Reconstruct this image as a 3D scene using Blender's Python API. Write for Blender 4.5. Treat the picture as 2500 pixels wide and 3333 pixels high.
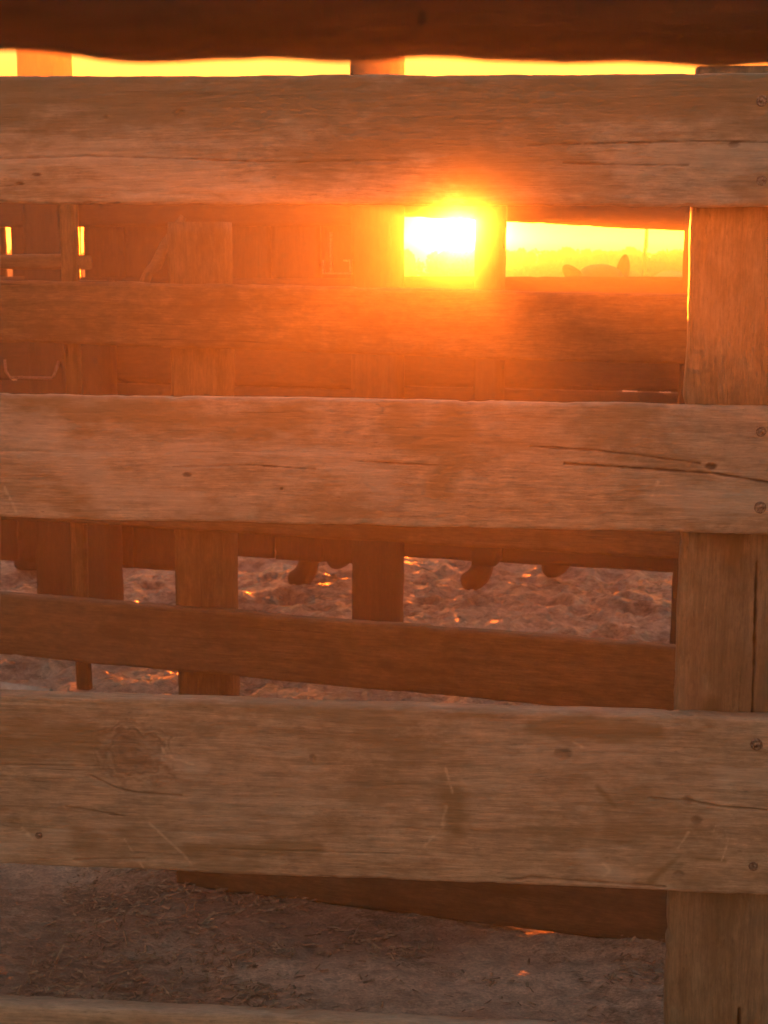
import bpy, math, random
import numpy as np
from mathutils import Vector

R = math.radians
S = bpy.context.scene
for o in list(bpy.data.objects):
    bpy.data.objects.remove(o)

# ------------------------------------------------------------------ camera
cam_d = bpy.data.cameras.new('camera')
cam = bpy.data.objects.new('camera', cam_d)
S.collection.objects.link(cam)
cam.location = (0, 0, 1.5)
cam.rotation_euler = (R(90 - 9.715), 0, 0)
cam_d.sensor_fit = 'HORIZONTAL'
cam_d.sensor_width = 24.0
cam_d.lens = 48.0
cam_d.clip_start = 0.02
cam_d.clip_end = 6000
cam_d.dof.use_dof = True
cam_d.dof.focus_distance = 2.35
cam_d.dof.aperture_fstop = 14
S.camera = cam

# ------------------------------------------------------------------ sky, sun, exposure
SUN_AZ, SUN_EL = 2.75, 0.75            # degrees right of straight ahead (+Y), above the horizon
W = bpy.data.worlds.new('World')
S.world = W
W.use_nodes = True
wn = W.node_tree
sky = wn.nodes.new('ShaderNodeTexSky')
sky.sky_type = 'NISHITA'
sky.sun_disc = False
sky.sun_elevation = R(SUN_EL)
sky.sun_rotation = R(SUN_AZ)
sky.air_density = 1.9
sky.dust_density = 0.15
sky.ozone_density = 1.2
bg = wn.nodes['Background']
bg.inputs['Strength'].default_value = 0.045
wn.links.new(sky.outputs[0], bg.inputs[0])

sun_d = bpy.data.lights.new('sun', 'SUN')
sun_d.energy = 5.0
sun_d.angle = R(0.5)
sun_d.color = (1.0, 0.145, 0.008)
sun = bpy.data.objects.new('sun', sun_d)
S.collection.objects.link(sun)
sdir = Vector((math.sin(R(SUN_AZ)) * math.cos(R(SUN_EL)), math.cos(R(SUN_AZ)) * math.cos(R(SUN_EL)), math.sin(R(SUN_EL))))
sun.rotation_euler = sdir.to_track_quat('Z', 'Y').to_euler()
sun.location = sdir * 40

S.view_settings.view_transform = 'Standard'
S.view_settings.look = 'None'
S.view_settings.gamma = 1.0
S.view_settings.exposure = 3.95
S.cycles.use_denoising = True
S.cycles.volume_bounces = 0
S.cycles.use_adaptive_sampling = True
S.cycles.adaptive_threshold = 0.035
S.cycles.max_bounces = 4
S.cycles.diffuse_bounces = 2
S.cycles.glossy_bounces = 2

HAZE_DENSITY, HAZE_G, AUREOLE_DENSITY = 0.020, 0.68, 0.0017

# ------------------------------------------------------------------ helpers
rng = np.random.default_rng(7)
random.seed(7)
COL = S.collection


def _hash(ix, iy, seed):
    h = (ix.astype(np.int64) * 374761393 + iy.astype(np.int64) * 668265263 + seed * 974711) & 0x7fffffff
    h = ((h ^ (h >> 13)) * 1274126177) & 0x7fffffff
    return ((h ^ (h >> 16)) & 0xffff) / 65535.0


def vnoise(x, y, seed=0):
    x = np.asarray(x, float); y = np.asarray(y, float)
    ix = np.floor(x); iy = np.floor(y)
    fx = x - ix; fy = y - iy
    fx = fx * fx * (3 - 2 * fx); fy = fy * fy * (3 - 2 * fy)
    a = _hash(ix, iy, seed); b = _hash(ix + 1, iy, seed)
    c = _hash(ix, iy + 1, seed); d = _hash(ix + 1, iy + 1, seed)
    return (a * (1 - fx) + b * fx) * (1 - fy) + (c * (1 - fx) + d * fx) * fy - 0.5


def fbm(x, y, seed=0, octaves=4, gain=0.5):
    s = 0; a = 1
    for k in range(octaves):
        s = s + a * vnoise(x * 2 ** k, y * 2 ** k, seed + 17 * k)
        a *= gain
    return s


def tag(o, label=None, cat=None, group=None, kind=None):
    if label: o['label'] = label
    if cat: o['category'] = cat
    if group: o['group'] = group
    if kind: o['kind'] = kind
    return o


def empty(name, loc=(0, 0, 0), rz=0.0):
    o = bpy.data.objects.new(name, None)
    o.empty_display_size = 0.1
    o.location = loc
    o.rotation_euler = (0, 0, rz)
    COL.objects.link(o)
    return o


def link(name, me, mat=None, parent=None, smooth=False):
    if mat is not None and not me.materials:
        me.materials.append(mat)
    if smooth:
        me.polygons.foreach_set('use_smooth', [True] * len(me.polygons))
    o = bpy.data.objects.new(name, me)
    COL.objects.link(o)
    o.parent = parent
    return o


def mesh(name, verts, faces):
    me = bpy.data.meshes.new(name)
    me.from_pydata([tuple(v) for v in verts], [], faces)
    me.update()
    return me


def tube(pts, radii, n=10, cap=True):
    """swept round bar through pts"""
    vs, fs = [], []
    pts = [Vector(p) for p in pts]
    for i, p in enumerate(pts):
        a = pts[max(i - 1, 0)]; b = pts[min(i + 1, len(pts) - 1)]
        t = (b - a).normalized()
        u = t.cross(Vector((0.13, 0.21, 1))).normalized()
        if abs(t.z) > 0.95: u = t.cross(Vector((1, 0.1, 0))).normalized()
        w = t.cross(u)
        r = radii[i] if isinstance(radii, (list, tuple)) else radii
        for k in range(n):
            q = 2 * math.pi * k / n
            vs.append(p + r * (math.cos(q) * u + math.sin(q) * w))
    for i in range(len(pts) - 1):
        for k in range(n):
            fs.append((i * n + k, i * n + (k + 1) % n, (i + 1) * n + (k + 1) % n, (i + 1) * n + k))
    if cap:
        fs.append(tuple(range(n))[::-1])
        fs.append(tuple(range((len(pts) - 1) * n, len(pts) * n)))
    return vs, fs


# ------------------------------------------------------------------ materials
def new_mat(name):
    m = bpy.data.materials.new(name)
    m.use_nodes = True
    nt = m.node_tree
    return m, nt, nt.nodes['Principled BSDF']


def N(nt, t, **kw):
    n = nt.nodes.new(t)
    for k, v in kw.items():
        setattr(n, k, v)
    return n


def ramp(nt, fac, stops):
    r = N(nt, 'ShaderNodeValToRGB')
    e = r.color_ramp.elements
    while len(e) < len(stops):
        e.new(0.5)
    for q, (p, c) in zip(e, stops):
        q.position = p
        q.color = (c[0], c[1], c[2], 1) if isinstance(c, (tuple, list)) else (c, c, c, 1)
    nt.links.new(fac, r.inputs[0])
    return r.outputs[0]


def mixc(nt, fac, a, b, mode='MIX'):
    m = N(nt, 'ShaderNodeMix', data_type='RGBA', blend_type=mode)
    for sock, v in ((m.inputs[0], fac), (m.inputs[6], a), (m.inputs[7], b)):
        if hasattr(v, 'is_linked'):
            nt.links.new(v, sock)
        else:
            sock.default_value = v if not isinstance(v, tuple) else (v[0], v[1], v[2], 1)
    return m.outputs[2]


def noise(nt, vec, scale, detail=4, rough=0.55, dist=0.0):
    n = N(nt, 'ShaderNodeTexNoise')
    n.inputs['Scale'].default_value = scale
    n.inputs['Detail'].default_value = detail
    n.inputs['Roughness'].default_value = rough
    n.inputs['Distortion'].default_value = dist
    nt.links.new(vec, n.inputs['Vector'])
    return n.outputs['Fac']


def mapping(nt, vec, scale):
    m = N(nt, 'ShaderNodeMapping')
    m.inputs['Scale'].default_value = scale
    nt.links.new(vec, m.inputs['Vector'])
    return m.outputs[0]


def math_n(nt, op, a, b=0.0):
    m = N(nt, 'ShaderNodeMath', operation=op)
    for s, v in ((m.inputs[0], a), (m.inputs[1], b)):
        if hasattr(v, 'is_linked'):
            nt.links.new(v, s)
        else:
            s.default_value = v
    return m.outputs[0]


def wood(name, pale, mid, dark, stain_amt=0.6, bump=0.5):
    """weathered sawn timber, grain along the object's X axis"""
    m, nt, b = new_mat(name)
    tc = N(nt, 'ShaderNodeTexCoord')
    oi = N(nt, 'ShaderNodeObjectInfo')
    off = N(nt, 'ShaderNodeVectorMath', operation='MULTIPLY_ADD')
    comb = N(nt, 'ShaderNodeCombineXYZ')
    for k in range(3):
        nt.links.new(oi.outputs['Random'], comb.inputs[k])
    nt.links.new(comb.outputs[0], off.inputs[0])
    off.inputs[1].default_value = (31.0, 17.0, 23.0)
    nt.links.new(tc.outputs['Object'], off.inputs[2])
    v = off.outputs[0]
    # slow waviness that bends the grain a little
    warp = noise(nt, mapping(nt, v, (1.6, 2.2, 5.0)), 1.0, 2)
    wv = N(nt, 'ShaderNodeVectorMath', operation='MULTIPLY_ADD')
    wc = N(nt, 'ShaderNodeCombineXYZ')
    nt.links.new(warp, wc.inputs[2])
    nt.links.new(wc.outputs[0], wv.inputs[0])
    wv.inputs[1].default_value = (0, 0, 0.035)
    nt.links.new(v, wv.inputs[2])
    gv = wv.outputs[0]
    grain = noise(nt, mapping(nt, gv, (2.6, 52, 52)), 1.0, 6, 0.68)
    fibre = noise(nt, mapping(nt, gv, (26, 300, 300)), 1.0, 3, 0.65)
    pits = noise(nt, mapping(nt, gv, (45, 240, 240)), 1.0, 3, 0.7)
    blot = noise(nt, mapping(nt, v, (3.2, 5, 6.5)), 1.0, 5, 0.7)
    blot2 = noise(nt, mapping(nt, v, (9.0, 14, 20)), 1.0, 6, 0.78)
    c = ramp(nt, grain, [(0.23, dark), (0.40, mid), (0.63, pale), (0.80, tuple(q * 0.8 + 0.12 for q in pale))])
    fr = ramp(nt, fibre, [(0.32, 0.70), (0.64, 1.14)])
    c = mixc(nt, 0.85, c, fr, 'MULTIPLY')
    mot = ramp(nt, noise(nt, mapping(nt, v, (24, 40, 48)), 1.0, 5, 0.75), [(0.34, 0.66), (0.64, 1.2)])
    c = mixc(nt, 0.8, c, mot, 'MULTIPLY')
    own = ramp(nt, oi.outputs['Random'], [(0.0, (0.86, 0.86, 0.88)), (0.35, (1.08, 1.04, 1.0)), (0.7, (0.92, 0.90, 0.86)), (1.0, (1.05, 1.06, 1.06))])
    c = mixc(nt, 1.0, c, own, 'MULTIPLY')
    pt = ramp(nt, pits, [(0.27, 0.45), (0.38, 1.0)])
    c = mixc(nt, 0.8, c, pt, 'MULTIPLY')
    chk = noise(nt, mapping(nt, gv, (1.9, 120, 120)), 1.0, 3, 0.55)
    ck = ramp(nt, chk, [(0.285, 1.0), (0.315, 0.0)])
    c = mixc(nt, math_n(nt, 'MULTIPLY', ck, 0.75), c, (dark[0] * 0.4, dark[1] * 0.36, dark[2] * 0.3))
    # silver-grey weathering against warmer tan
    gy = ramp(nt, noise(nt, mapping(nt, v, (1.1, 3, 4.0)), 1.0, 4, 0.6), [(0.40, 0.0), (0.62, 0.55)])
    lum = (pale[0] + pale[1] + pale[2]) / 3 * 0.86
    c = mixc(nt, gy, c, mixc(nt, 0.6, (lum * 1.04, lum * 0.98, lum * 0.92), c))
    # damp, algae-brown blotches and bleached patches
    sf = ramp(nt, blot, [(0.50, 0.0), (0.60, 1.0)])
    c = mixc(nt, math_n(nt, 'MULTIPLY', sf, stain_amt), c, tuple(q * 0.52 for q in (mid[0] * 1.02, mid[1], mid[2] * 0.82)))
    pf = ramp(nt, blot2, [(0.56, 0.0), (0.72, 1.0)])
    c = mixc(nt, math_n(nt, 'MULTIPLY', pf, 0.45), c, tuple(min(1, q * 1.35) for q in pale))
    # knots, cracks and rub marks of this very board (mesh attributes)
    at = N(nt, 'ShaderNodeAttribute', attribute_name='mark')
    c = mixc(nt, at.outputs['Fac'], c, (dark[0] * 0.42, dark[1] * 0.33, dark[2] * 0.27))
    st = N(nt, 'ShaderNodeAttribute', attribute_name='stain')
    c = mixc(nt, st.outputs['Fac'], c, (mid[0] * 0.55, mid[1] * 0.52, mid[2] * 0.40))
    bl = N(nt, 'ShaderNodeAttribute', attribute_name='bleach')
    c = mixc(nt, bl.outputs['Fac'], c, mixc(nt, 0.45, (min(1, pale[0] * 1.12), min(1, pale[1] * 1.2), min(1, pale[2] * 1.32)), c))
    pa = N(nt, 'ShaderNodeAttribute', attribute_name='rub')
    c = mixc(nt, pa.outputs['Fac'], c, tuple(min(1, q * 1.75) for q in pale))
    nt.links.new(c, b.inputs['Base Color'])
    b.inputs['Roughness'].default_value = 0.58
    b.inputs['Specular IOR Level'].default_value = 0.4
    hgt = math_n(nt, 'SUBTRACT', math_n(nt, 'ADD', grain, math_n(nt, 'MULTIPLY', fibre, 0.45)), math_n(nt, 'MULTIPLY', ck, 0.5))
    bp = N(nt, 'ShaderNodeBump')
    bp.inputs['Strength'].default_value = bump
    bp.inputs['Distance'].default_value = 0.004
    nt.links.new(hgt, bp.inputs['Height'])
    nt.links.new(bp.outputs[0], b.inputs['Normal'])
    return m


WOOD_FRONT = wood('weathered_board', (0.60, 0.475, 0.37), (0.48, 0.365, 0.265), (0.31, 0.22, 0.145))
WOOD_POST = wood('weathered_post', (0.35, 0.27, 0.175), (0.265, 0.195, 0.12), (0.165, 0.115, 0.065), 0.5)
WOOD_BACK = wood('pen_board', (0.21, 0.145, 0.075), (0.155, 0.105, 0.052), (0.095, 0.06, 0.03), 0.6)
WOOD_DARK = wood('dark_timber', (0.075, 0.05, 0.035), (0.05, 0.034, 0.024), (0.03, 0.02, 0.014), 0.4, 0.3)
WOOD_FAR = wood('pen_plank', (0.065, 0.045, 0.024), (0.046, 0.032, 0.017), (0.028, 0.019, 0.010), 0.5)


def metal(name, col, rough):
    m, nt, b = new_mat(name)
    tc = N(nt, 'ShaderNodeTexCoord')
    f = noise(nt, mapping(nt, tc.outputs['Object'], (300, 300, 300)), 1.0, 5, 0.7)
    c = ramp(nt, f, [(0.4, col), (0.62, (0.14, 0.06, 0.03))])
    nt.links.new(c, b.inputs['Base Color'])
    b.inputs['Metallic'].default_value = 0.7
    b.inputs['Roughness'].default_value = rough
    return m


STEEL = metal('galvanised_steel', (0.38, 0.34, 0.31), 0.5)
RUST = metal('rusty_steel', (0.20, 0.12, 0.08), 0.7)


# ------------------------------------------------------------------ timber builder
def timber(name, L, H, T, mat, parent, nx, nz, seed, z_of=None, relief=0.0012, wear=0.002, cracks=(), dots=(),
           rubs=(), stains=(), bleach=(), spots_only=False):
    """A sawn timber: length L on local X, height H on local Z (bottom at 0), thickness T on +Y, camera-side face at y=0.
    z_of(x) adds a crook to it. cracks: (polyline, width, depth); dots: (x, z, rx, rz); rubs/stains: (polyline, width)"""
    x = np.linspace(-L / 2, L / 2, nx + 1)
    u = np.linspace(0, 1, nz + 1)
    # cross-section: front face bottom->top, then the top, back and bottom corners
    cr = 0.0022
    zz = u * H
    X, Z = np.meshgrid(x, zz, indexing='ij')
    Y = np.zeros_like(X)
    edge = np.minimum(Z, H - Z)
    rnd = np.clip(1 - edge / (cr * 2.2), 0, 1)
    Y += cr * rnd ** 2
    Y += relief * fbm(X * 7, Z * 90, seed, 4, 0.6) + relief * 1.2 * fbm(X * 1.3, Z * 22, seed + 5, 3)
    Y += wear * np.clip(fbm(X * 22, Z * 40, seed + 9, 3) - 0.18, 0, 1) * np.clip(1 - edge / 0.03, 0, 1) * 3
    mark = np.zeros_like(X); rub = np.zeros_like(X); stain = np.zeros_like(X)

    def dist(pl):
        d = np.full(X.shape, 9.0)
        for (ax, az), (bx, bz) in zip(pl[:-1], pl[1:]):
            vx, vz = bx - ax, bz - az
            t = np.clip(((X - ax) * vx + (Z - az) * vz) / (vx * vx + vz * vz + 1e-12), 0, 1)
            d = np.minimum(d, np.hypot(X - ax - t * vx, Z - az - t * vz))
        return d
    wob = fbm(X * 60, Z * 60, seed + 3, 3)
    for pl, wd, dp in cracks:
        k = np.clip(1.5 - (dist(pl) + 0.0014 * wob) / wd, 0, 1)
        Y += dp * k
        mark = np.maximum(mark, k)
    for (dx, dz, rx, rz) in dots:
        q = np.hypot((X - dx) / rx, (Z - dz) / rz) * (1 + 0.5 * wob)
        k = np.clip((1.35 - q) * 2.6, 0, 1)
        mark = np.maximum(mark, k * 0.95)
        Y += 0.002 * np.clip(1.2 - q, 0, 1) * (1 if not spots_only else 0)
        if rx > 0.02:                       # a big knot: rings round it
            ring = np.clip(2.6 - q, 0, 1) * (0.5 + 0.5 * np.sin(q * 11))
            mark = np.maximum(mark * 0.45, ring * 0.5)
            Y += 0.0011 * ring
    for pl, wd in rubs:
        k = np.clip(1.2 - dist(pl) / wd * (1 + 1.3 * np.abs(wob)), 0, 1) * np.clip(0.55 + 1.6 * fbm(X * 140, Z * 140, seed + 31, 2), 0, 1)
        rub = np.maximum(rub, k * 0.42)
    for pl, wd in stains:
        k = np.clip(1.4 - dist(pl) / wd + 1.1 * fbm(X * 9, Z * 24, seed + 41, 5, 0.65), 0, 1)
        stain = np.maximum(stain, k * 0.8)
    pale = np.zeros_like(X)
    for pl, wd in bleach:
        k = np.clip(1.3 - dist(pl) / wd + 1.5 * fbm(X * 14, Z * 42, seed + 71, 5, 0.68), 0, 1)
        pale = np.maximum(pale, k * 0.75)

    def jag(sd):
        q = fbm(x * 9, x * 0, sd, 5, 0.62)
        return wear * (0.9 * q - 2.2 * np.clip(fbm(x * 26, x * 0 + 3, sd + 4, 3) - 0.28, 0, 1))
    top_j = jag(seed + 51)
    bot_j = -jag(seed + 61)
    Z = Z + top_j[:, None] * (Z / H) ** 3 + bot_j[:, None] * (1 - Z / H) ** 3
    crook = z_of(x) if z_of else np.zeros_like(x)
    Z = Z + crook[:, None]
    K = nz + 1
    ring = []
    tz = H + top_j * 1.2 + crook + 0.0; bz = bot_j + crook
    extra = [(T * 0.12 + 0.002, tz + 0.0015), (T * 0.9, tz), (T, tz - 0.004), (T, bz + 0.004), (T * 0.9, bz)]
    V = np.zeros((nx + 1, K + len(extra), 3))
    V[:, :K, 0] = X; V[:, :K, 1] = Y; V[:, :K, 2] = Z
    for j, (yy, zc) in enumerate(extra):
        V[:, K + j, 0] = x; V[:, K + j, 1] = yy; V[:, K + j, 2] = zc
    M = K + len(extra)
    idx = np.arange((nx + 1) * M).reshape(nx + 1, M)
    a = idx[:-1]; b = idx[1:]
    an = np.roll(a, -1, 1); bn = np.roll(b, -1, 1)
    quads = np.stack([a, b, bn, an], -1).reshape(-1, 4)
    me = bpy.data.meshes.new(name)
    nv = V.shape[0] * M; nq = len(quads)
    me.vertices.add(nv)
    me.vertices.foreach_set('co', V.reshape(-1))
    caps = [idx[0][::1], idx[-1][::-1]]
    loops = np.concatenate([quads.reshape(-1), caps[0], caps[1]])
    starts = np.concatenate([np.arange(nq) * 4, [nq * 4, nq * 4 + M]])
    me.loops.add(len(loops))
    me.loops.foreach_set('vertex_index', loops.astype(np.int32))
    me.polygons.add(nq + 2)
    me.polygons.foreach_set('loop_start', starts.astype(np.int32))
    sm = np.ones(nq + 2, bool); sm[-2:] = False
    me.polygons.foreach_set('use_smooth', sm)
    me.update(calc_edges=True)
    me.validate()
    for nm, arr in (('mark', mark), ('rub', rub), ('stain', stain), ('bleach', pale)):
        if arr.max() > 0:
            full = np.zeros((nx + 1, M)); full[:, :K] = arr
            at = me.attributes.new(nm, 'FLOAT', 'POINT')
            at.data.foreach_set('value', full.reshape(-1).astype(np.float32))
    return link(name, me, mat, parent)


def upright(name, W_, Hh, T, mat, parent, loc, seed, lean=0.0, nx=60, nz=14, **kw):
    """a timber stood on end: grain vertical, W_ wide on X, from loc up; camera-side face at y=loc.y"""
    o = timber(name, Hh, W_, T, mat, parent, nx, nz, seed, **kw)
    # local X -> up, local Z -> -X, local Y stays
    o.rotation_euler = (0, -math.pi / 2 + lean, 0)
    o.location = (loc[0] + W_ / 2, loc[1], loc[2] + Hh / 2)
    return o


def nail_mesh():
    vs, fs = [], []
    prof = [(0.0035, -0.0022), (0.0042, -0.0014), (0.0062, -0.0016), (0.0078, -0.0024), (0.0088, -0.0012), (0.009, 0.002)]
    n = 18
    for r, y in prof:
        for k in range(n):
            q = 2 * math.pi * k / n
            vs.append((r * math.cos(q), y, r * math.sin(q)))
    for i in range(len(prof) - 1):
        for k in range(n):
            fs.append((i * n + k, i * n + (k + 1) % n, (i + 1) * n + (k + 1) % n, (i + 1) * n + k))
    fs.append(tuple(range(n))[::-1])
    me = mesh('nail', vs, fs)
    me.polygons.foreach_set('use_smooth', [True] * len(me.polygons))
    return me


NAIL = nail_mesh()
NAIL.materials.append(STEEL)


def nail(parent, x, z, s=1.0):
    o = bpy.data.objects.new('nail', NAIL)
    COL.objects.link(o)
    o.parent = parent
    o.location = (x, -0.0008, z)
    q = s * random.uniform(0.78, 1.12)
    o.scale = (q * random.uniform(0.92, 1.05), random.uniform(0.6, 1.2), q)
    o.rotation_euler = (random.uniform(-0.08, 0.08), random.uniform(0, 6), random.uniform(-0.08, 0.08))


# ------------------------------------------------------------------ ground
def make_ground():
    def axis(segs):
        out = []
        for a, b, n in segs:
            out += list(np.linspace(a, b, n, endpoint=False))
        return np.array(out + [segs[-1][1]])
    xs = axis([(-700, -120, 8), (-120, -20, 14), (-20, -4, 20), (-4, -1.7, 30), (-1.7, 1.9, 300), (1.9, 4, 30), (4, 25, 26), (25, 120, 14), (120, 700, 8)])
    ys = axis([(-60, -4, 8), (-4, 2.4, 20), (2.4, 3.7, 130), (3.7, 5.2, 30), (5.2, 8.4, 200), (8.4, 16, 70), (16, 50, 50), (50, 150, 30), (150, 900, 16)])
    X, Y = np.meshgrid(xs, ys, indexing='ij')
    near = np.clip(1 - (np.hypot(X, Y) - 14) / 20, 0, 1)
    Zc = 0.02 * fbm(X * 0.9, Y * 0.9, 3, 3) * near
    Zc += near * np.where(Y > 4.4, 1.0, 0.55) * (0.034 * fbm(X * 5, Y * 4, 11, 5, 0.6) + 0.014 * fbm(X * 26, Y * 20, 21, 4, 0.65))
    # hoof-poached dents in the pen
    for _ in range(420):
        cx, cy = rng.uniform(-1.8, 2.0), rng.uniform(4.9, 10)
        r = rng.uniform(0.05, 0.10)
        i0, i1 = np.searchsorted(xs, [cx - 3 * r, cx + 3 * r]); j0, j1 = np.searchsorted(ys, [cy - 3 * r, cy + 3 * r])
        d = np.hypot(X[i0:i1, j0:j1] - cx, Y[i0:i1, j0:j1] - cy) / r
        Zc[i0:i1, j0:j1] += -0.03 * np.exp(-d ** 2 * 1.3) + 0.011 * np.exp(-(d - 1.35) ** 2 * 5)
    ridge = np.abs(Y - (3.33 - 0.33 * X))
    Zc += np.where(np.abs(X) < 2.5, 1, 0) * np.exp(-(ridge / 0.07) ** 2) * (0.022 + 0.03 * fbm(X * 7, Y * 7, 91, 4))
    far = np.clip((np.hypot(X, Y) - 25) / 30, 0, 1)
    Zc += far * 0.12 * fbm(X * 0.04, Y * 0.03, 77, 2)
    Zc -= Zc[np.abs(xs).argmin(), np.abs(ys - 3.3).argmin()] * near
    nx, ny = len(xs), len(ys)
    V = np.stack([X, Y, Zc], -1).reshape(-1, 3)
    idx = np.arange(nx * ny).reshape(nx, ny)
    q = np.stack([idx[:-1, :-1], idx[1:, :-1], idx[1:, 1:], idx[:-1, 1:]], -1).reshape(-1, 4)
    me = bpy.data.meshes.new('ground')
    me.vertices.add(len(V)); me.vertices.foreach_set('co', V.reshape(-1))
    me.loops.add(q.size); me.loops.foreach_set('vertex_index', q.reshape(-1).astype(np.int32))
    me.polygons.add(len(q)); me.polygons.foreach_set('loop_start', (np.arange(len(q)) * 4).astype(np.int32))
    me.polygons.foreach_set('use_smooth', np.ones(len(q), bool))
    me.update(calc_edges=True)
    m, nt, b = new_mat('trampled_earth')
    tc = N(nt, 'ShaderNodeTexCoord')
    v = tc.outputs['Object']
    n1 = noise(nt, mapping(nt, v, (1.3, 2.2, 1)), 1.0, 6, 0.6)
    n2 = noise(nt, mapping(nt, v, (22, 34, 22)), 1.0, 6, 0.7)
    n3 = noise(nt, mapping(nt, v, (120, 190, 120)), 1.0, 4, 0.7)
    c = ramp(nt, n1, [(0.35, (0.40, 0.31, 0.24)), (0.55, (0.52, 0.42, 0.34)), (0.7, (0.62, 0.53, 0.44))])
    c = mixc(nt, 0.75, c, ramp(nt, n2, [(0.36, 0.55), (0.62, 1.25)]), 'MULTIPLY')
    c = mixc(nt, 0.75, c, ramp(nt, n3, [(0.36, 0.5), (0.66, 1.35)]), 'MULTIPLY')
    n4 = noise(nt, mapping(nt, v, (0.9, 2.6, 1)), 1.0, 4, 0.62)
    c = mixc(nt, 0.9, c, ramp(nt, n4, [(0.40, (0.60, 0.57, 0.55)), (0.52, (1.02, 1.0, 0.98)), (0.64, (1.35, 1.34, 1.34))]), 'MULTIPLY')
    sep0 = N(nt, 'ShaderNodeSeparateXYZ'); nt.links.new(v, sep0.inputs[0])
    pen = ramp(nt, math_n(nt, 'DIVIDE', sep0.outputs[1], 20.0), [(0.22, 0.0), (0.29, 1.0)])
    pen_pale = math_n(nt, 'MULTIPLY', pen, ramp(nt, n2, [(0.46, 0.0), (0.64, 0.4)]))  # paler noise patches mixed in over the pen ground
    c = mixc(nt, pen_pale, c, (0.78, 0.76, 0.75))
    # pale stubble bands far out on the field
    sep = N(nt, 'ShaderNodeSeparateXYZ'); nt.links.new(v, sep.inputs[0])
    farf = ramp(nt, math_n(nt, 'DIVIDE', sep.outputs[1], 60.0), [(0.25, 0.0), (0.5, 1.0)])
    band = noise(nt, mapping(nt, v, (0.012, 0.11, 1)), 1.0, 4, 0.6)
    fc = ramp(nt, band, [(0.38, (0.16, 0.12, 0.06)), (0.5, (0.30, 0.24, 0.14)), (0.62, (0.42, 0.36, 0.24))])
    c = mixc(nt, farf, c, fc)
    nt.links.new(c, b.inputs['Base Color'])
    rr = ramp(nt, n1, [(0.42, 0.17), (0.62, 0.46)])
    nt.links.new(rr, b.inputs['Roughness'])
    b.inputs['Specular IOR Level'].default_value = 0.5
    h = math_n(nt, 'ADD', math_n(nt, 'MULTIPLY', n2, 1.0), math_n(nt, 'MULTIPLY', n3, 0.45))
    bp = N(nt, 'ShaderNodeBump'); bp.inputs['Strength'].default_value = 0.8; bp.inputs['Distance'].default_value = 0.02
    nt.links.new(h, bp.inputs['Height']); nt.links.new(bp.outputs[0], b.inputs['Normal'])
    o = link('ground', me, m)
    tag(o, kind='structure')
    return o, xs, ys, Zc


ground, GX, GY, GZ = make_ground()


def gz(x, y):
    i = min(max(np.searchsorted(GX, x), 1), len(GX) - 1); j = min(max(np.searchsorted(GY, y), 1), len(GY) - 1)
    return float(GZ[i - 1:i + 1, j - 1:j + 1].mean())


# ------------------------------------------------------------------ front fence (2.2 m away, boards nailed on the camera side)
M1 = -0.09
K1 = math.hypot(1, M1)
F1 = empty('board_fence', (0, 2.2, 0), math.atan(M1))
tag(F1, 'nearest weathered grey-brown board fence with four wide rails across the picture', 'fence')


def lin(z0, z1, s0=-0.57, s1=0.55):          # a board's gentle fall from left to right
    return lambda x: (z1 - z0) * (x - s0) / (s1 - s0) + 0.0015 * np.sin(x * 3.1 + z0 * 9)


LF = 2.1
b1 = timber('board', LF, 0.1755, 0.038, WOOD_FRONT, F1, 800, 110, 101, z_of=lin(0, -0.012),
            dots=[(-0.4988, 0.040, 0.0065, 0.0022), (-0.5225, 0.027, 0.005, 0.0018), (0.4792, 0.083, 0.006, 0.003), (-0.29, 0.126, 0.009, 0.006), (-0.395, 0.12, 0.004, 0.003)],
            cracks=[([(-0.60, 0.060), (-0.42, 0.066), (-0.30, 0.063), (-0.13, 0.058), (0.02, 0.061)], 0.0011, 0.0015),
                    ([(0.25, 0.058), (0.30, 0.056), (0.42, 0.055)], 0.0012, 0.0015), ([(0.2, 0.082), (0.46, 0.088), (0.6, 0.084)], 0.0011, 0.0012)],
            bleach=[([(-0.7, 0.05), (-0.45, 0.06), (-0.2, 0.02)], 0.026), ([(0.34, 0.06), (0.6, 0.075)], 0.02)],
            stains=[([(-0.9, 0.165), (-0.4, 0.160), (-0.1, 0.140), (0.15, 0.120), (0.3, 0.15), (0.9, 0.165)], 0.052), ([(-0.12, 0.06), (0.05, 0.09), (0.18, 0.05)], 0.035), ([(-0.47, 0.11), (-0.43, 0.12)], 0.016)])
b1.location = (0, 0, 1.5676)
b1['label'] = 'top board, its upper edge against the sky slot'
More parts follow.
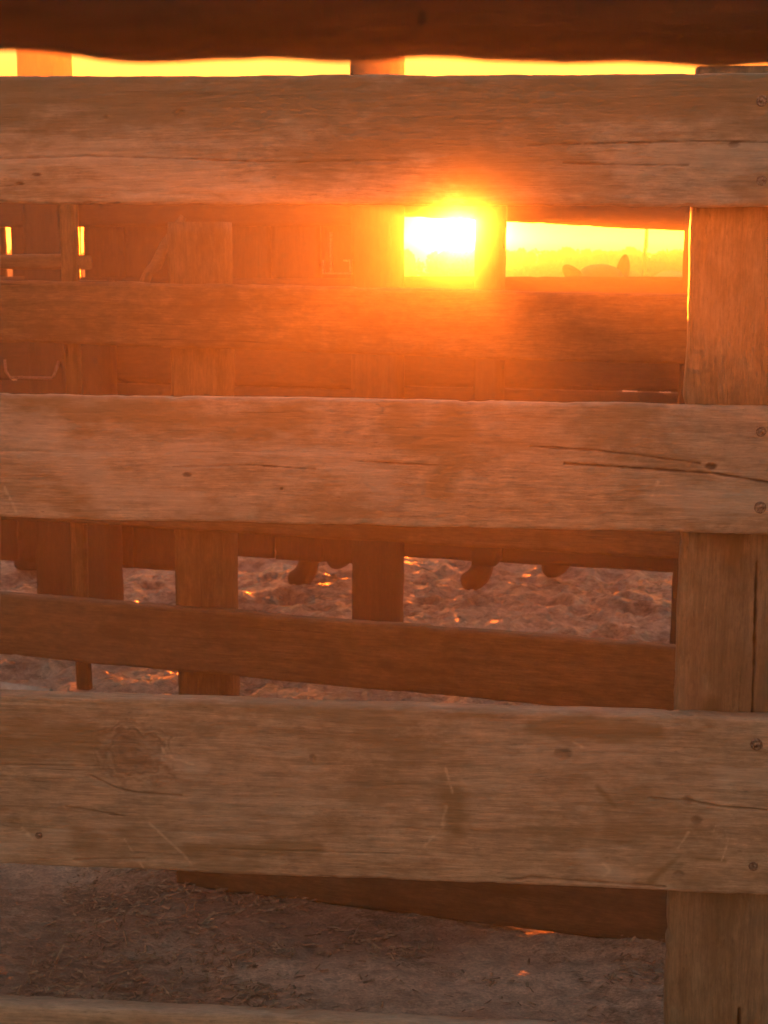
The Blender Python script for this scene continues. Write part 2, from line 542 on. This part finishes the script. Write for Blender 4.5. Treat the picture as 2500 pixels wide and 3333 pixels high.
b2 = timber('board', LF, 0.1826, 0.038, WOOD_FRONT, F1, 900, 130, 102, z_of=lin(0, -0.0115),
            dots=[(0.4655, 0.0975, 0.0068, 0.0050), (-0.15, 0.052, 0.002, 0.002), (-0.29, 0.07, 0.006, 0.003)],
            cracks=[([(0.21, 0.121), (0.30, 0.117), (0.38, 0.109), (0.45, 0.101)], 0.0013, 0.0018),
                    ([(0.26, 0.097), (0.36, 0.092), (0.47, 0.087), (0.56, 0.074), (0.62, 0.069)], 0.0017, 0.0024),
                    ([(-0.31, 0.081), (-0.2, 0.086), (-0.1, 0.082)], 0.0011, 0.0012), ([(-0.05, 0.095), (0.1, 0.090)], 0.0011, 0.0012)],
            rubs=[([(0.392, 0.073), (0.383, 0.046)], 0.0042),
                  ([(-0.565, 0.045), (-0.548, 0.008)], 0.003)],
            bleach=[([(-0.62, 0.14), (-0.52, 0.12), (-0.44, 0.08)], 0.03), ([(-0.42, 0.045), (-0.36, 0.03), (-0.2, 0.02)], 0.022), ([(-0.3, 0.1), (-0.1, 0.11), (0.0, 0.07)], 0.025), ([(0.38, 0.05), (0.56, 0.045)], 0.016)],
            stains=[([(-0.52, 0.168), (-0.38, 0.160), (-0.24, 0.150), (-0.12, 0.160)], 0.026), ([(-0.58, 0.05), (-0.49, 0.045), (-0.44, 0.03)], 0.026),
                    ([(0.02, 0.16), (0.06, 0.12), (0.1, 0.15)], 0.026), ([(-0.46, 0.12), (-0.42, 0.15)], 0.016), ([(0.1, 0.10), (0.08, 0.06)], 0.02)])
b2.location = (0, 0, 1.1083)
b2['label'] = 'second board, blotched with dark damp stains at its left end'
b3 = timber('board', LF, 0.2702, 0.040, WOOD_FRONT, F1, 1000, 210, 103, z_of=lin(0, -0.008),
            dots=[(-0.1085, 0.190, 0.0045, 0.0058), (0.2655, 0.208, 0.0105, 0.0075), (0.4480, 0.142, 0.0085, 0.0058), (0.4625, 0.1125, 0.0068, 0.0062),
                  (0.4395, 0.029, 0.0078, 0.0052), (-0.382, 0.188, 0.030, 0.024)],
            cracks=[([(0.395, 0.144), (0.448, 0.142), (0.50, 0.135), (0.60, 0.130), (0.7, 0.128)], 0.0016, 0.0035),
                    ([(0.185, 0.008), (0.205, 0.0085), (0.222, 0.0135), (0.30, 0.0085), (0.42, 0.006)], 0.0017, 0.003),
                    ([(-0.45, 0.149), (-0.41, 0.130), (-0.38, 0.124), (-0.31, 0.122)], 0.0016, 0.0025),
                    ([(-0.49, 0.098), (-0.40, 0.086)], 0.0013, 0.002), ([(-0.24, 0.040), (0.02, 0.042)], 0.0011, 0.0014),
                    ([(-0.48, 0.012), (-0.37, 0.018)], 0.0013, 0.002), ([(-0.62, 0.16), (-0.44, 0.165)], 0.0011, 0.001)],
            bleach=[([(0.3, 0.05), (0.36, 0.02)], 0.014), ([(0.5, 0.19), (0.6, 0.17)], 0.018), ([(-0.5, 0.05), (-0.6, 0.03)], 0.016), ([(-0.36, 0.19), (-0.28, 0.17)], 0.012)],
            stains=[([(0.318, 0.157), (0.343, 0.130)], 0.0042), ([(0.400, 0.016), (0.440, 0.055)], 0.006), ([(0.466, 0.053), (0.505, 0.053)], 0.0045),
                    ([(0.22, 0.25), (0.4, 0.245)], 0.013), ([(-0.58, 0.2), (-0.47, 0.21)], 0.03), ([(-0.3, 0.04), (-0.1, 0.05)], 0.012), ([(0.1, 0.14), (0.11, 0.08)], 0.02)],
            rubs=[([(0.092, 0.180), (0.103, 0.142)], 0.0032), ([(0.060, 0.056), (0.088, 0.090), (0.094, 0.12)], 0.0045), ([(0.492, 0.105), (0.488, 0.095)], 0.0022),
                  ([(0.505, 0.10), (0.510, 0.085), (0.507, 0.068), (0.502, 0.052)], 0.0024), ([(0.452, 0.094), (0.438, 0.068)], 0.003),
                  ([(0.345, 0.105), (0.343, 0.095)], 0.0022), ([(0.328, 0.04), (0.34, 0.028), (0.33, 0.02)], 0.006), ([(-0.56, 0.06), (-0.545, 0.045)], 0.005),
                  ([(-0.36, 0.076), (-0.31, 0.03), (-0.29, 0.005)], 0.003), ([(-0.4, 0.05), (-0.37, 0.0)], 0.002), ([(-0.345, 0.21), (-0.33, 0.185), (-0.29, 0.172)], 0.003),
                  ([(0.28, 0.226), (0.30, 0.216)], 0.004)])
b3.location = (0, 0, 0.5621)
b3['label'] = 'widest board with a round knot, dark nail holes and pale scratches'
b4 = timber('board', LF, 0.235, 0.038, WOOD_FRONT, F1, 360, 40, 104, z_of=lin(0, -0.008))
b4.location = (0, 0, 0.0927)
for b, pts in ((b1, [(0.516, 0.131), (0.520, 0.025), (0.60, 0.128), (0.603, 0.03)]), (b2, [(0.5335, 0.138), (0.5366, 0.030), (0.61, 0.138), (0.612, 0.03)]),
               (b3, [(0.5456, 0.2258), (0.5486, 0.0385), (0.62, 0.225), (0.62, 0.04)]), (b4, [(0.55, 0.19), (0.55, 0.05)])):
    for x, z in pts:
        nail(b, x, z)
nail(b3, -0.5334, 0.0480, 0.8)
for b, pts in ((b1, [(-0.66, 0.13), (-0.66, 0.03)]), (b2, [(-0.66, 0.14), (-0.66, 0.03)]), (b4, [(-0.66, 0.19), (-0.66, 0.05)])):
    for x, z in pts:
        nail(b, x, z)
pr = upright('post', 0.175, 1.80, 0.05, WOOD_POST, F1, (0.521, 0.043, -0.05), 111, nx=600, nz=110,
             cracks=[([(-0.31, -0.0 + 0.062), (-0.05, 0.064), (0.20, 0.0665)], 0.0018, 0.006), ([(0.11, 0.044), (0.21, 0.042)], 0.0014, 0.004), ([(-0.85, 0.06), (-0.5, 0.065)], 0.002, 0.005)],
             stains=[([(-0.2, 0.12), (-0.02, 0.125)], 0.012), ([(0.2, 0.1), (0.3, 0.1)], 0.03)], wear=0.003)
pr['label'] = 'right-hand post split by a long upright crack'
pl_ = upright('post', 0.16, 1.735, 0.14, WOOD_POST, F1, (-0.725, 0.043, -0.05), 112, lean=0.0428, wear=0.003)

# ------------------------------------------------------------------ middle fence (about 3.3 m away, turned 18 degrees)
M2 = -0.33
K2 = math.hypot(1, M2)
Y2 = 3.30
q2 = Y2 / 3.45
F2 = empty('board_fence', (0, Y2, 0), math.atan(M2))
tag(F2, 'plain board fence behind the nearest one, running closer towards the right', 'fence')


def z2(z):
    return 1.5 + (z - 1.5) * q2


def rail2(zt0, zt1, h, s0, s1, seed):
    """board by its top height at photo-left and photo-right"""
    L = s1 - s0
    t0, t1 = z2(zt0), z2(zt1)
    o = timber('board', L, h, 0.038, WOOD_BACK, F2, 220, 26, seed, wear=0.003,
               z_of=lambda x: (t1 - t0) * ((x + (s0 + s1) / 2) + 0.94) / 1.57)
    o.location = ((s0 + s1) / 2, 0, t0 - h)
    return o


rail2(1.425, 1.406, 0.141, -1.6, 1.5, 201)
rail2(0.985, 0.988, 0.141, -1.6, 1.5, 202)
rail2(0.645, 0.645, 0.150, -1.6, 1.5, 203)
rail2(0.075, 0.10, 0.141, -0.52, 1.5, 204)
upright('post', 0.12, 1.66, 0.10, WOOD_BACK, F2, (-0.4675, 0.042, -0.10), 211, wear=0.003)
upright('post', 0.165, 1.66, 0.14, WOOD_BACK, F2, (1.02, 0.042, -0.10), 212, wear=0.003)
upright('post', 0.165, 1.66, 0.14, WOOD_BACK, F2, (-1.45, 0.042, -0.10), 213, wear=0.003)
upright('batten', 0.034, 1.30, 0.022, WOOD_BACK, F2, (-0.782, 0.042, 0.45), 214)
sh = timber('cross_rail', 0.62, 0.034, 0.08, WOOD_BACK, F2, 40, 6, 215)
sh.location = (-1.095, 0.083, 1.452)

# ------------------------------------------------------------------ third fence: the dark plank pen (about 5.6 m away)
M3 = -0.30
K3 = math.hypot(1, M3)
F3 = empty('plank_pen', (0, 5.6, 0), math.atan(M3))
tag(F3, 'dark plank cattle pen farthest back, with openings towards the setting sun', 'pen')
# heavy posts
for (x0, w, h, sd) in ((-1.3954, 0.165, 2.27, 301), (-1.235, 0.15, 1.38, 302), (-0.125, 0.165, 2.27, 303), (0.318, 0.085, 2.0, 304), (1.012, 0.19, 1.62, 305), (2.1, 0.19, 2.0, 306), (-2.6, 0.19, 2.0, 307)):
    zb = 0.36 if sd == 304 else -0.08
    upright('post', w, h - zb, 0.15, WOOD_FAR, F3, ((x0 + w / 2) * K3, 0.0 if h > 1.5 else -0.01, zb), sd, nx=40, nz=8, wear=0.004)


def pen_board(x0, x1, zb, h, y, sd, slope=0.0):
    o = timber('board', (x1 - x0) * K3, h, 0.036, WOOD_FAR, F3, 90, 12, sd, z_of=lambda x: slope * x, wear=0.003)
    o.location = ((x0 + x1) / 2 * K3, y, zb)
    return o


pen_board(-0.04, 1.2, 1.5855, 0.235, 0.152, 311, -0.055)
pen_board(-2.5, -0.043, 1.585, 0.20, 0.152, 312)
pen_board(1.2, 2.3, 1.57, 0.235, 0.152, 313)
for i, (zb, h) in enumerate(((1.215, 0.187), (1.0, 0.21), (0.78, 0.215), (0.562, 0.213), (0.346, 0.211))):
    pen_board(-0.04, 2.3, zb, h, 0.152, 320 + i, 0.002)
# upright planks of the closed part, with narrow gaps where the light comes through
cells = [(-2.42, -2.21), (-2.205, -1.99), (-1.985, -1.75), (-1.745, -1.4795), (-1.4465, -1.31), (-1.305, -1.1685), (-1.1475, -0.99), (-0.986, -0.80),
         (-0.796, -0.60), (-0.596, -0.42), (-0.416, -0.235), (-0.231, 0.03)]
for i, (a, b) in enumerate(cells):
    a, b = a * 1.032, b * 1.032
    zb = 0.30 - (0.075 if a < -0.8 else 0.0) + random.uniform(-0.004, 0.004)
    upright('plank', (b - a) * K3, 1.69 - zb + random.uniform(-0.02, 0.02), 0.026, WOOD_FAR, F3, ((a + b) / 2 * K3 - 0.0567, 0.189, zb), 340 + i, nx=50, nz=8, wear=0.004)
pen_board(-2.5, -0.043, 1.20, 0.19, 0.152, 331)
pen_board(-2.5, -0.043, 0.40, 0.15, 0.152, 332)
pen_board(-2.5, -0.043, 0.985, 0.21, 0.152, 333)
pen_board(-2.5, -0.043, 0.765, 0.21, 0.152, 334)
# bent bracing pole, drop rod and latch on the closed part
vs, fs = tube([(-0.985 * K3, 0.10, 1.30), (-0.93 * K3, 0.09, 1.41), (-0.90 * K3, 0.095, 1.44), (-0.86 * K3, 0.09, 1.52), (-0.79 * K3, 0.10, 1.62)], [0.022, 0.02, 0.024, 0.018, 0.014], 9)
o = link('brace_pole', mesh('brace_pole', vs, fs), WOOD_BACK, F3, True)
o['label'] = 'pale crooked pole leaning on the planks'
vs, fs = tube([(-1.473 * K3, -0.03, 1.075), (-1.470 * K3, -0.03, 1.03), (-1.452 * K3, -0.03, 1.005), (-1.28 * K3, -0.03, 1.007), (-1.268 * K3, -0.03, 1.02), (-1.262 * K3, 0.0, 1.07)], 0.006, 8)
link('drop_rod', mesh('drop_rod', vs, fs), STEEL, F3, True)
vs, fs = [], []
for (x0, z0, x1, z1) in ((-0.2145, 1.412, -0.2085, 1.46), (-0.187, 1.416, -0.181, 1.56), (-0.2145, 1.41, -0.110, 1.416), (-0.116, 1.418, -0.110, 1.455), (-0.138, 1.455, -0.110, 1.462)):
    n = len(vs)
    for y in (-0.032, -0.014):
        vs += [(x0 * K3, y, z0), (x1 * K3, y, z0), (x1 * K3, y, z1), (x0 * K3, y, z1)]
    fs += [tuple(n + k for k in f) for f in ((0, 1, 2, 3), (7, 6, 5, 4), (0, 4, 5, 1), (1, 5, 6, 2), (2, 6, 7, 3), (3, 7, 4, 0))]
link('latch', mesh('latch', vs, fs), STEEL, F3)

# ------------------------------------------------------------------ dark timber right overhead, out of focus
TF = empty('timber_frame', (0, 0.47, 0))
tag(TF, 'dark out-of-focus timber beam along the top of the picture', 'beam')
bm_ = timber('beam', 2.6, 0.16, 0.05, WOOD_DARK, TF, 400, 8, 401, wear=0.002,
             z_of=lambda x: -0.0008 * (x / 0.1) + 0.0012 * np.sin(x * 41 + 1.0) + 0.0007 * np.sin(x * 97))
bm_.location = (0, 0, 1.5600)
for sx in (-1.22, 1.22):
    upright('post', 0.12, 1.63, 0.05, WOOD_DARK, TF, (sx, 0.0505, -0.06), 410)

# ------------------------------------------------------------------ cattle
def coat(name, c0, c1):
    m, nt, b = new_mat(name)
    tc = N(nt, 'ShaderNodeTexCoord')
    f = noise(nt, mapping(nt, tc.outputs['Object'], (14, 14, 30)), 1.0, 5, 0.7)
    nt.links.new(ramp(nt, f, [(0.35, c0), (0.65, c1)]), b.inputs['Base Color'])
    b.inputs['Roughness'].default_value = 0.7
    b.inputs['Sheen Weight'].default_value = 0.12
    b.inputs['Sheen Roughness'].default_value = 0.4
    h = noise(nt, mapping(nt, tc.outputs['Object'], (90, 90, 160)), 1.0, 3, 0.7)
    bp = N(nt, 'ShaderNodeBump'); bp.inputs['Strength'].default_value = 0.5; bp.inputs['Distance'].default_value = 0.01
    nt.links.new(h, bp.inputs['Height']); nt.links.new(bp.outputs[0], b.inputs['Normal'])
    return m


COAT_DARK = coat('dark_brown_coat', (0.025, 0.016, 0.011), (0.05, 0.032, 0.022))


def cow(loc, rz, mat, label, feet, head_drop=0.0, height=1.0, ear=((0.26, 0.03), (0.26, 0.03)), crest=0.0):
    """cattle beast facing local -Y. feet: (x, y, z) of front-left, front-right, hind-left, hind-right hooves, local"""
    s = height
    V, E, Rr = [], [], []

    def add(p, r, link_to=None):
        V.append(p); Rr.append(r if isinstance(r, tuple) else (r, r))
        if link_to is not None: E.append((link_to, len(V) - 1))
        return len(V) - 1
    body_z = 0.93 * s
    pelvis = add((0, 0.55 * s, body_z + 0.08 * s), (0.22 * s, 0.25 * s))
    mid = add((0, 0.15 * s, body_z), (0.27 * s, 0.30 * s), pelvis)
    chest = add((0, -0.30 * s, body_z), (0.24 * s, 0.30 * s), mid)
    with_ = add((0, -0.52 * s, body_z + 0.10 * s), (0.16 * s, 0.23 * s), chest)
    neck = add((0, -0.74 * s, body_z + 0.17 * s - head_drop * 0.5), (0.11 * s, 0.16 * s), with_)
    poll = add((0, -0.95 * s, body_z + 0.29 * s - head_drop), (0.118 * s, 0.13 * s), neck)
    if crest:
        add((0, -0.955 * s, body_z + (0.29 + crest) * s - head_drop), (0.085 * s, 0.06 * s), poll)
    brow = add((0, -1.06 * s, body_z + 0.20 * s - head_drop), (0.10 * s, 0.10 * s), poll)
    nose = add((0, -1.20 * s, body_z + 0.0 * s - head_drop), (0.072 * s, 0.072 * s), brow)
    add((0, -1.25 * s, body_z - 0.07 * s - head_drop), (0.062 * s, 0.055 * s), nose)
    for k, sx in enumerate((-1, 1)):
        pz = body_z + 0.29 * s - head_drop
        ex, ez = ear[k]
        e0 = add((sx * 0.095 * s, -0.945 * s, pz), 0.036 * s, poll)
        e1 = add((sx * (0.095 + 0.42 * (ex - 0.095)) * s, -0.93 * s, pz + 0.30 * ez * s), (0.020 * s, 0.042 * s), e0)
        e2 = add((sx * (0.095 + 0.80 * (ex - 0.095)) * s, -0.93 * s, pz + 0.70 * ez * s), (0.016 * s, 0.034 * s), e1)
        add((sx * ex * s, -0.935 * s, pz + ez * s), (0.006 * s, 0.009 * s), e2)
    t0 = add((0, 0.80 * s, body_z + 0.12 * s), 0.07 * s, pelvis)
    t1 = add((0, 0.86 * s, body_z - 0.18 * s), 0.03 * s, t0)
    add((0, 0.86 * s, body_z - 0.52 * s), 0.035 * s, t1)
    for k, (fx, fy, fz) in enumerate(feet):
        sx = -1 if k % 2 == 0 else 1
        if k < 2:
            sh_ = add((sx * 0.13 * s, -0.34 * s, body_z - 0.16 * s), 0.12 * s, chest)
            el = add(((sx * 0.14 * s + fx) / 2, (-0.34 * s + fy) / 2, 0.60 * s), 0.078 * s, sh_)
            kn = add((fx * 0.85 + sx * 0.02 * s, fy * 0.85 - 0.06 * s, 0.36 * s + fz), 0.056 * s, el)
            ca = add((fx, fy + 0.03, 0.21 * s + fz), 0.046 * s, kn)
            fe = add((fx, fy + 0.02, 0.115 * s + fz), 0.060 * s, ca)
            ho = add((fx, fy - 0.01 * s, 0.06 * s + fz), (0.062 * s, 0.058 * s), fe)
            add((fx, fy - 0.085 * s, 0.036 * s + fz), (0.050 * s, 0.034 * s), ho)
        else:
            hp = add((sx * 0.14 * s, 0.52 * s, body_z - 0.12 * s), 0.15 * s, pelvis)
            st_ = add((sx * 0.15 * s, (0.52 * s + fy) / 2 - 0.07 * s, 0.66 * s), 0.11 * s, hp)
            hk = add((fx * 0.9 + sx * 0.01, fy + 0.10 * s, 0.44 * s + fz), 0.058 * s, st_)
            ca = add((fx, fy + 0.045 * s, 0.22 * s + fz), 0.048 * s, hk)
            fe = add((fx, fy + 0.03 * s, 0.115 * s + fz), 0.062 * s, ca)
            ho = add((fx, fy, 0.06 * s + fz), (0.064 * s, 0.058 * s), fe)
            add((fx, fy - 0.08 * s, 0.036 * s + fz), (0.052 * s, 0.034 * s), ho)
    me = bpy.data.meshes.new('cow')
    me.from_pydata(V, E, [])
    me.update()
    me.materials.append(mat)
    o = bpy.data.objects.new('cow', me)
    COL.objects.link(o)
    sk = o.modifiers.new('skin', 'SKIN')
    sk.use_smooth_shade = True
    for i, r in enumerate(Rr):
        me.skin_vertices[0].data[i].radius = r
    me.skin_vertices[0].data[0].use_root = True
    o.modifiers.new('sub', 'SUBSURF').levels = 2
    o.modifiers['sub'].render_levels = 2
    o.location = loc
    o.rotation_euler = (0, 0, rz)
    tag(o, label, 'cow', 'cattle in the pen')
    return o


def local_feet(loc, rz, pts):
    c, d = math.cos(-rz), math.sin(-rz)
    return [(c * (x - loc[0]) - d * (y - loc[1]), d * (x - loc[0]) + c * (y - loc[1]), z) for x, y, z in pts]


pA = (0.13, 6.86, 0.0)
fA = [(-0.19, 6.97, 0.02), (-0.36, 6.80, 0.0), (0.79, 6.86, 0.0), (0.41, 6.66, 0.0)]
cow(pA, -math.pi / 2, COAT_DARK, 'dark cow whose shaggy lower legs show under the plank pen',
    local_feet(pA, -math.pi / 2, [(x, y, z + gz(x, y) - 0.006) for x, y, z in fA]), 0.1, 0.92)
cow((1.075, 8.80, 0.0), R(1), COAT_DARK, 'cow looking over the pen, its two ears and poll above the boards',
    [(-0.15, -0.36, 0), (0.15, -0.30, 0), (-0.17, 0.60, 0), (0.17, 0.5, 0)], -0.05, 1.06, ((0.180, 0.075), (0.112, 0.125)), 0.085)
cow((2.17, 11.65, -0.005), R(172), COAT_DARK, 'cow with only its rounded rump showing beside the thin stake',
    [(-0.15, -0.36, 0), (0.15, -0.30, 0), (-0.17, 0.60, 0), (0.17, 0.5, 0)], 0.25, 1.10)

# ------------------------------------------------------------------ small things round the pen
vs, fs = tube([(2.325, 14, -0.05), (2.335, 14, 0.9), (2.34, 14, 1.46), (2.352, 14, 1.52), (2.357, 14, 1.72)], [0.019, 0.018, 0.016, 0.019, 0.014], 8)
tag(link('fence_stake', mesh('fence_stake', vs, fs), WOOD_BACK, None, True), 'thin upright stake against the glowing sky, right of the cow ears', 'stake')

BK = empty('feed_bucket', (-1.655, 7.1, gz(-1.65, 7.1) + 0.005))
tag(BK, 'small dark bucket on the mud at the left, seen under the pen', 'bucket')
m, nt, b = new_mat('black_rubber')
tcn = N(nt, 'ShaderNodeTexCoord')
nt.links.new(ramp(nt, noise(nt, mapping(nt, tcn.outputs['Object'], (20, 20, 12)), 1.0, 4, 0.7), [(0.4, (0.02, 0.018, 0.016)), (0.65, (0.07, 0.055, 0.04))]), b.inputs['Base Color'])
b.inputs['Roughness'].default_value = 0.6
prof = [(0.0, 0.0), (0.078, 0.0), (0.086, 0.01), (0.098, 0.2), (0.104, 0.262), (0.114, 0.266), (0.115, 0.285), (0.102, 0.285), (0.09, 0.18), (0.075, 0.02), (0.0, 0.018)]
n = 24
vs = [(rr * math.cos(2 * math.pi * k / n), rr * math.sin(2 * math.pi * k / n), z) for rr, z in prof for k in range(n)]
fs = [(i * n + k, i * n + (k + 1) % n, (i + 1) * n + (k + 1) % n, (i + 1) * n + k) for i in range(len(prof) - 1) for k in range(n)]
link('body', mesh('bucket_body', vs, fs), m, BK, True)
vs, fs = tube([(0.118 * math.cos(t), -0.02 - 0.05 * math.sin(t), 0.27 + 0.10 * math.sin(t)) for t in np.linspace(0, math.pi, 12)], 0.004, 6)
link('handle', mesh('handle', vs, fs), STEEL, BK, True)

m, nt, b = new_mat('white_pvc')
tcn = N(nt, 'ShaderNodeTexCoord')
nt.links.new(ramp(nt, noise(nt, mapping(nt, tcn.outputs['Object'], (9, 9, 9)), 1.0, 4, 0.7), [(0.4, (0.78, 0.77, 0.74)), (0.7, (0.45, 0.38, 0.3))]), b.inputs['Base Color'])
b.inputs['Roughness'].default_value = 0.4
P0, P1 = Vector((-1.62, 5.17, gz(-1.62, 5.17) + 0.03)), Vector((-1.135, 5.05, gz(-1.13, 5.05) + 0.018))
vs, fs = tube([P0, P0.lerp(P1, 0.5), P1], [0.024, 0.024, 0.024], 14, False)
vi, fi = tube([P0, P0.lerp(P1, 0.5), P1], [0.020, 0.020, 0.020], 14, False)
k = len(vs)
fs += [tuple(k + q for q in f[::-1]) for f in fi]
vs += vi
for base in (0, 28):
    fs += [(base + q, base + (q + 1) % 14, k + base + (q + 1) % 14, k + base + q) for q in range(14)]
tag(link('drain_pipe', mesh('drain_pipe', vs, fs), m, None, True), 'short white pipe lying on the mud at the left edge', 'pipe')

# ------------------------------------------------------------------ chaff and straw trodden into the ground
def make_litter():
    vs, fs = [], []
    rg = random.Random(5)
    for k in range(9000):
        if k < 6600:
            x, y = rg.uniform(-0.75, 0.75), rg.uniform(2.45, 3.75)
        else:
            x, y = rg.uniform(-1.7, 1.5), rg.uniform(5.0, 8.6)
        m_ = float(fbm(np.array([x * 3.1]), np.array([y * 4.3]), 55, 4, 0.6)[0])
        if m_ < 0.02 + 0.16 * rg.random() - 0.10 and rg.random() < 0.9:
            continue
        z = gz(x, y) + 0.003 + max(0.0, m_) * 0.012 * rg.random()
        l = rg.uniform(0.003, 0.013) * (3.0 if rg.random() < 0.08 else 1)
        w = rg.uniform(0.0012, 0.0035)
        a = rg.uniform(0, math.pi); t = rg.uniform(-0.25, 0.25)
        d = Vector((math.cos(a), math.sin(a), t)).normalized() * l
        e = Vector((-math.sin(a), math.cos(a), rg.uniform(-0.4, 0.4))).normalized() * w
        c = Vector((x, y, z + abs(t) * l))
        up = Vector((0, 0, w * 0.8))
        n = len(vs)
        vs += [c - d - e, c + d - e, c + d + e, c - d + e, c - d + up, c + d + up]
        fs += [(n, n + 1, n + 5, n + 4), (n + 2, n + 3, n + 4, n + 5), (n, n + 4, n + 3), (n + 1, n + 2, n + 5), (n, n + 3, n + 2, n + 1)]
    m, nt, b = new_mat('chaff')
    tc = N(nt, 'ShaderNodeTexCoord')
    f = noise(nt, mapping(nt, tc.outputs['Object'], (40, 40, 40)), 1.0, 3, 0.7)
    nt.links.new(ramp(nt, f, [(0.38, (0.14, 0.10, 0.07)), (0.55, (0.34, 0.27, 0.19)), (0.7, (0.52, 0.44, 0.33))]), b.inputs['Base Color'])
    b.inputs['Roughness'].default_value = 0.7
    tag(link('straw_litter', mesh('straw_litter', vs, fs), m), 'chaff and bits of straw trodden into the ground', kind='stuff')


make_litter()

# ------------------------------------------------------------------ bushes along the far side of the field, some added to block low sun
m_leaf, nt, b = new_mat('bush_leaves')
tcn = N(nt, 'ShaderNodeTexCoord')
nt.links.new(ramp(nt, noise(nt, mapping(nt, tcn.outputs['Object'], (6, 6, 6)), 1.0, 3), [(0.4, (0.05, 0.055, 0.02)), (0.6, (0.10, 0.09, 0.04))]), b.inputs['Base Color'])
b.inputs['Roughness'].default_value = 0.8


def bush_meshes(seed):
    rg = random.Random(seed)
    vs, fs = [], []
    lobes = [(rg.uniform(-0.28, 0.28), rg.uniform(-0.22, 0.22), rg.uniform(0.5, 1.25), rg.uniform(0.2, 0.28)) for _ in range(9)]
    lobes += [(rg.uniform(-0.3, 0.3), rg.uniform(-0.2, 0.2), 1.5 - rr - rg.uniform(0, 0.05), rr) for rr in (0.2, 0.16, 0.13, 0.10)]
    for _ in range(6500):
        lx, ly, lz, lr = rg.choice(lobes)
        d = Vector((rg.gauss(0, 1), rg.gauss(0, 1), rg.gauss(0, 1))).normalized() * lr * rg.uniform(0.3, 1.0) ** 0.5
        c = Vector((lx, ly, lz)) + d
        c.z = max(c.z, 0.1)
        a = Vector((rg.gauss(0, 1), rg.gauss(0, 1), rg.gauss(0, 1))).normalized()
        e = a.orthogonal().normalized()
        l, w = rg.uniform(0.016, 0.036), rg.uniform(0.011, 0.02)
        n = len(vs)
        vs += [c - a * l, c + e * w, c + a * l, c - e * w]
        fs.append((n, n + 1, n + 2, n + 3))
    crown = mesh('crown', vs, fs)
    tv, tf = [], []
    for (lx, ly, lz, lr) in lobes[:6]:
        v2, f2 = tube([(0.1 * lx, 0.1 * ly, -0.05), (0.4 * lx, 0.4 * ly, 0.4), (lx, ly, lz)], [0.035, 0.025, 0.008], 5)
        n = len(tv)
        tv += v2
        tf += [tuple(n + q for q in f) for f in f2]
    stem = mesh('stems', tv, tf)
    crown.materials.append(m_leaf); stem.materials.append(WOOD_FAR)
    return crown, stem


protos = [bush_meshes(k) for k in (1, 2, 3, 4)]
xs_b = [0.9, 1.1, 1.3] + [1.55 + 0.22 * k + random.uniform(-0.05, 0.05) for k in range(13)] + [0.17 - 0.33 * k for k in range(17)]  # first three bushes and most of the left run added to block low sun
for k, x in enumerate(xs_b):
    y = 21.0 + random.uniform(-0.25, 0.25)
    e = empty('hedge_bush', (x, y, 0.0), random.uniform(0, 6.28))
    e.scale = (random.uniform(0.7, 0.85), random.uniform(0.7, 0.85), random.uniform(0.995, 1.022))
    tag(e, 'low bush in the hazy hedge row across the field, a row lengthened to block low sun', 'bush', 'bushes in the far hedge')
    cr_, st_ = protos[k % 4]
    for nm, me in (('crown', cr_), ('stems', st_)):
        o = bpy.data.objects.new(nm, me)
        COL.objects.link(o)
        o.parent = e

# ------------------------------------------------------------------ haze added for the glow round the sun, kept last of the large things
def make_haze():
    x0, x1, y0, y1, z0, z1 = -720, 720, -70, 920, -1.6, 2.31
    vs = [(x, y, z) for z in (z0, z1) for y in (y0, y1) for x in (x0, x1)]
    fs = [(0, 2, 3, 1), (4, 5, 7, 6), (0, 1, 5, 4), (2, 6, 7, 3), (0, 4, 6, 2), (1, 3, 7, 5)]
    me = mesh('haze', vs, fs)
    m = bpy.data.materials.new('glow_air')
    m.use_nodes = True
    nt = m.node_tree
    nt.nodes.remove(nt.nodes['Principled BSDF'])
    pv = N(nt, 'ShaderNodeVolumePrincipled')
    pv.inputs['Color'].default_value = (0.95, 0.93, 0.90, 1)
    pv.inputs['Density'].default_value = HAZE_DENSITY
    pv.inputs['Anisotropy'].default_value = HAZE_G
    # narrow forward lobe added to put a bright aureole round the sun
    fine = N(nt, 'ShaderNodeVolumePrincipled')
    fine.inputs['Color'].default_value = (0.97, 0.96, 0.94, 1)
    fine.inputs['Density'].default_value = AUREOLE_DENSITY
    fine.inputs['Anisotropy'].default_value = 0.99
    ad = N(nt, 'ShaderNodeAddShader')
    nt.links.new(pv.outputs[0], ad.inputs[0])
    nt.links.new(fine.outputs[0], ad.inputs[1])
    nt.links.new(ad.outputs[0], nt.nodes['Material Output'].inputs['Volume'])
    o = link('haze', me, m)
    tag(o, 'golden evening haze added to the air to stand in for sun glare', kind='stuff')


make_haze()
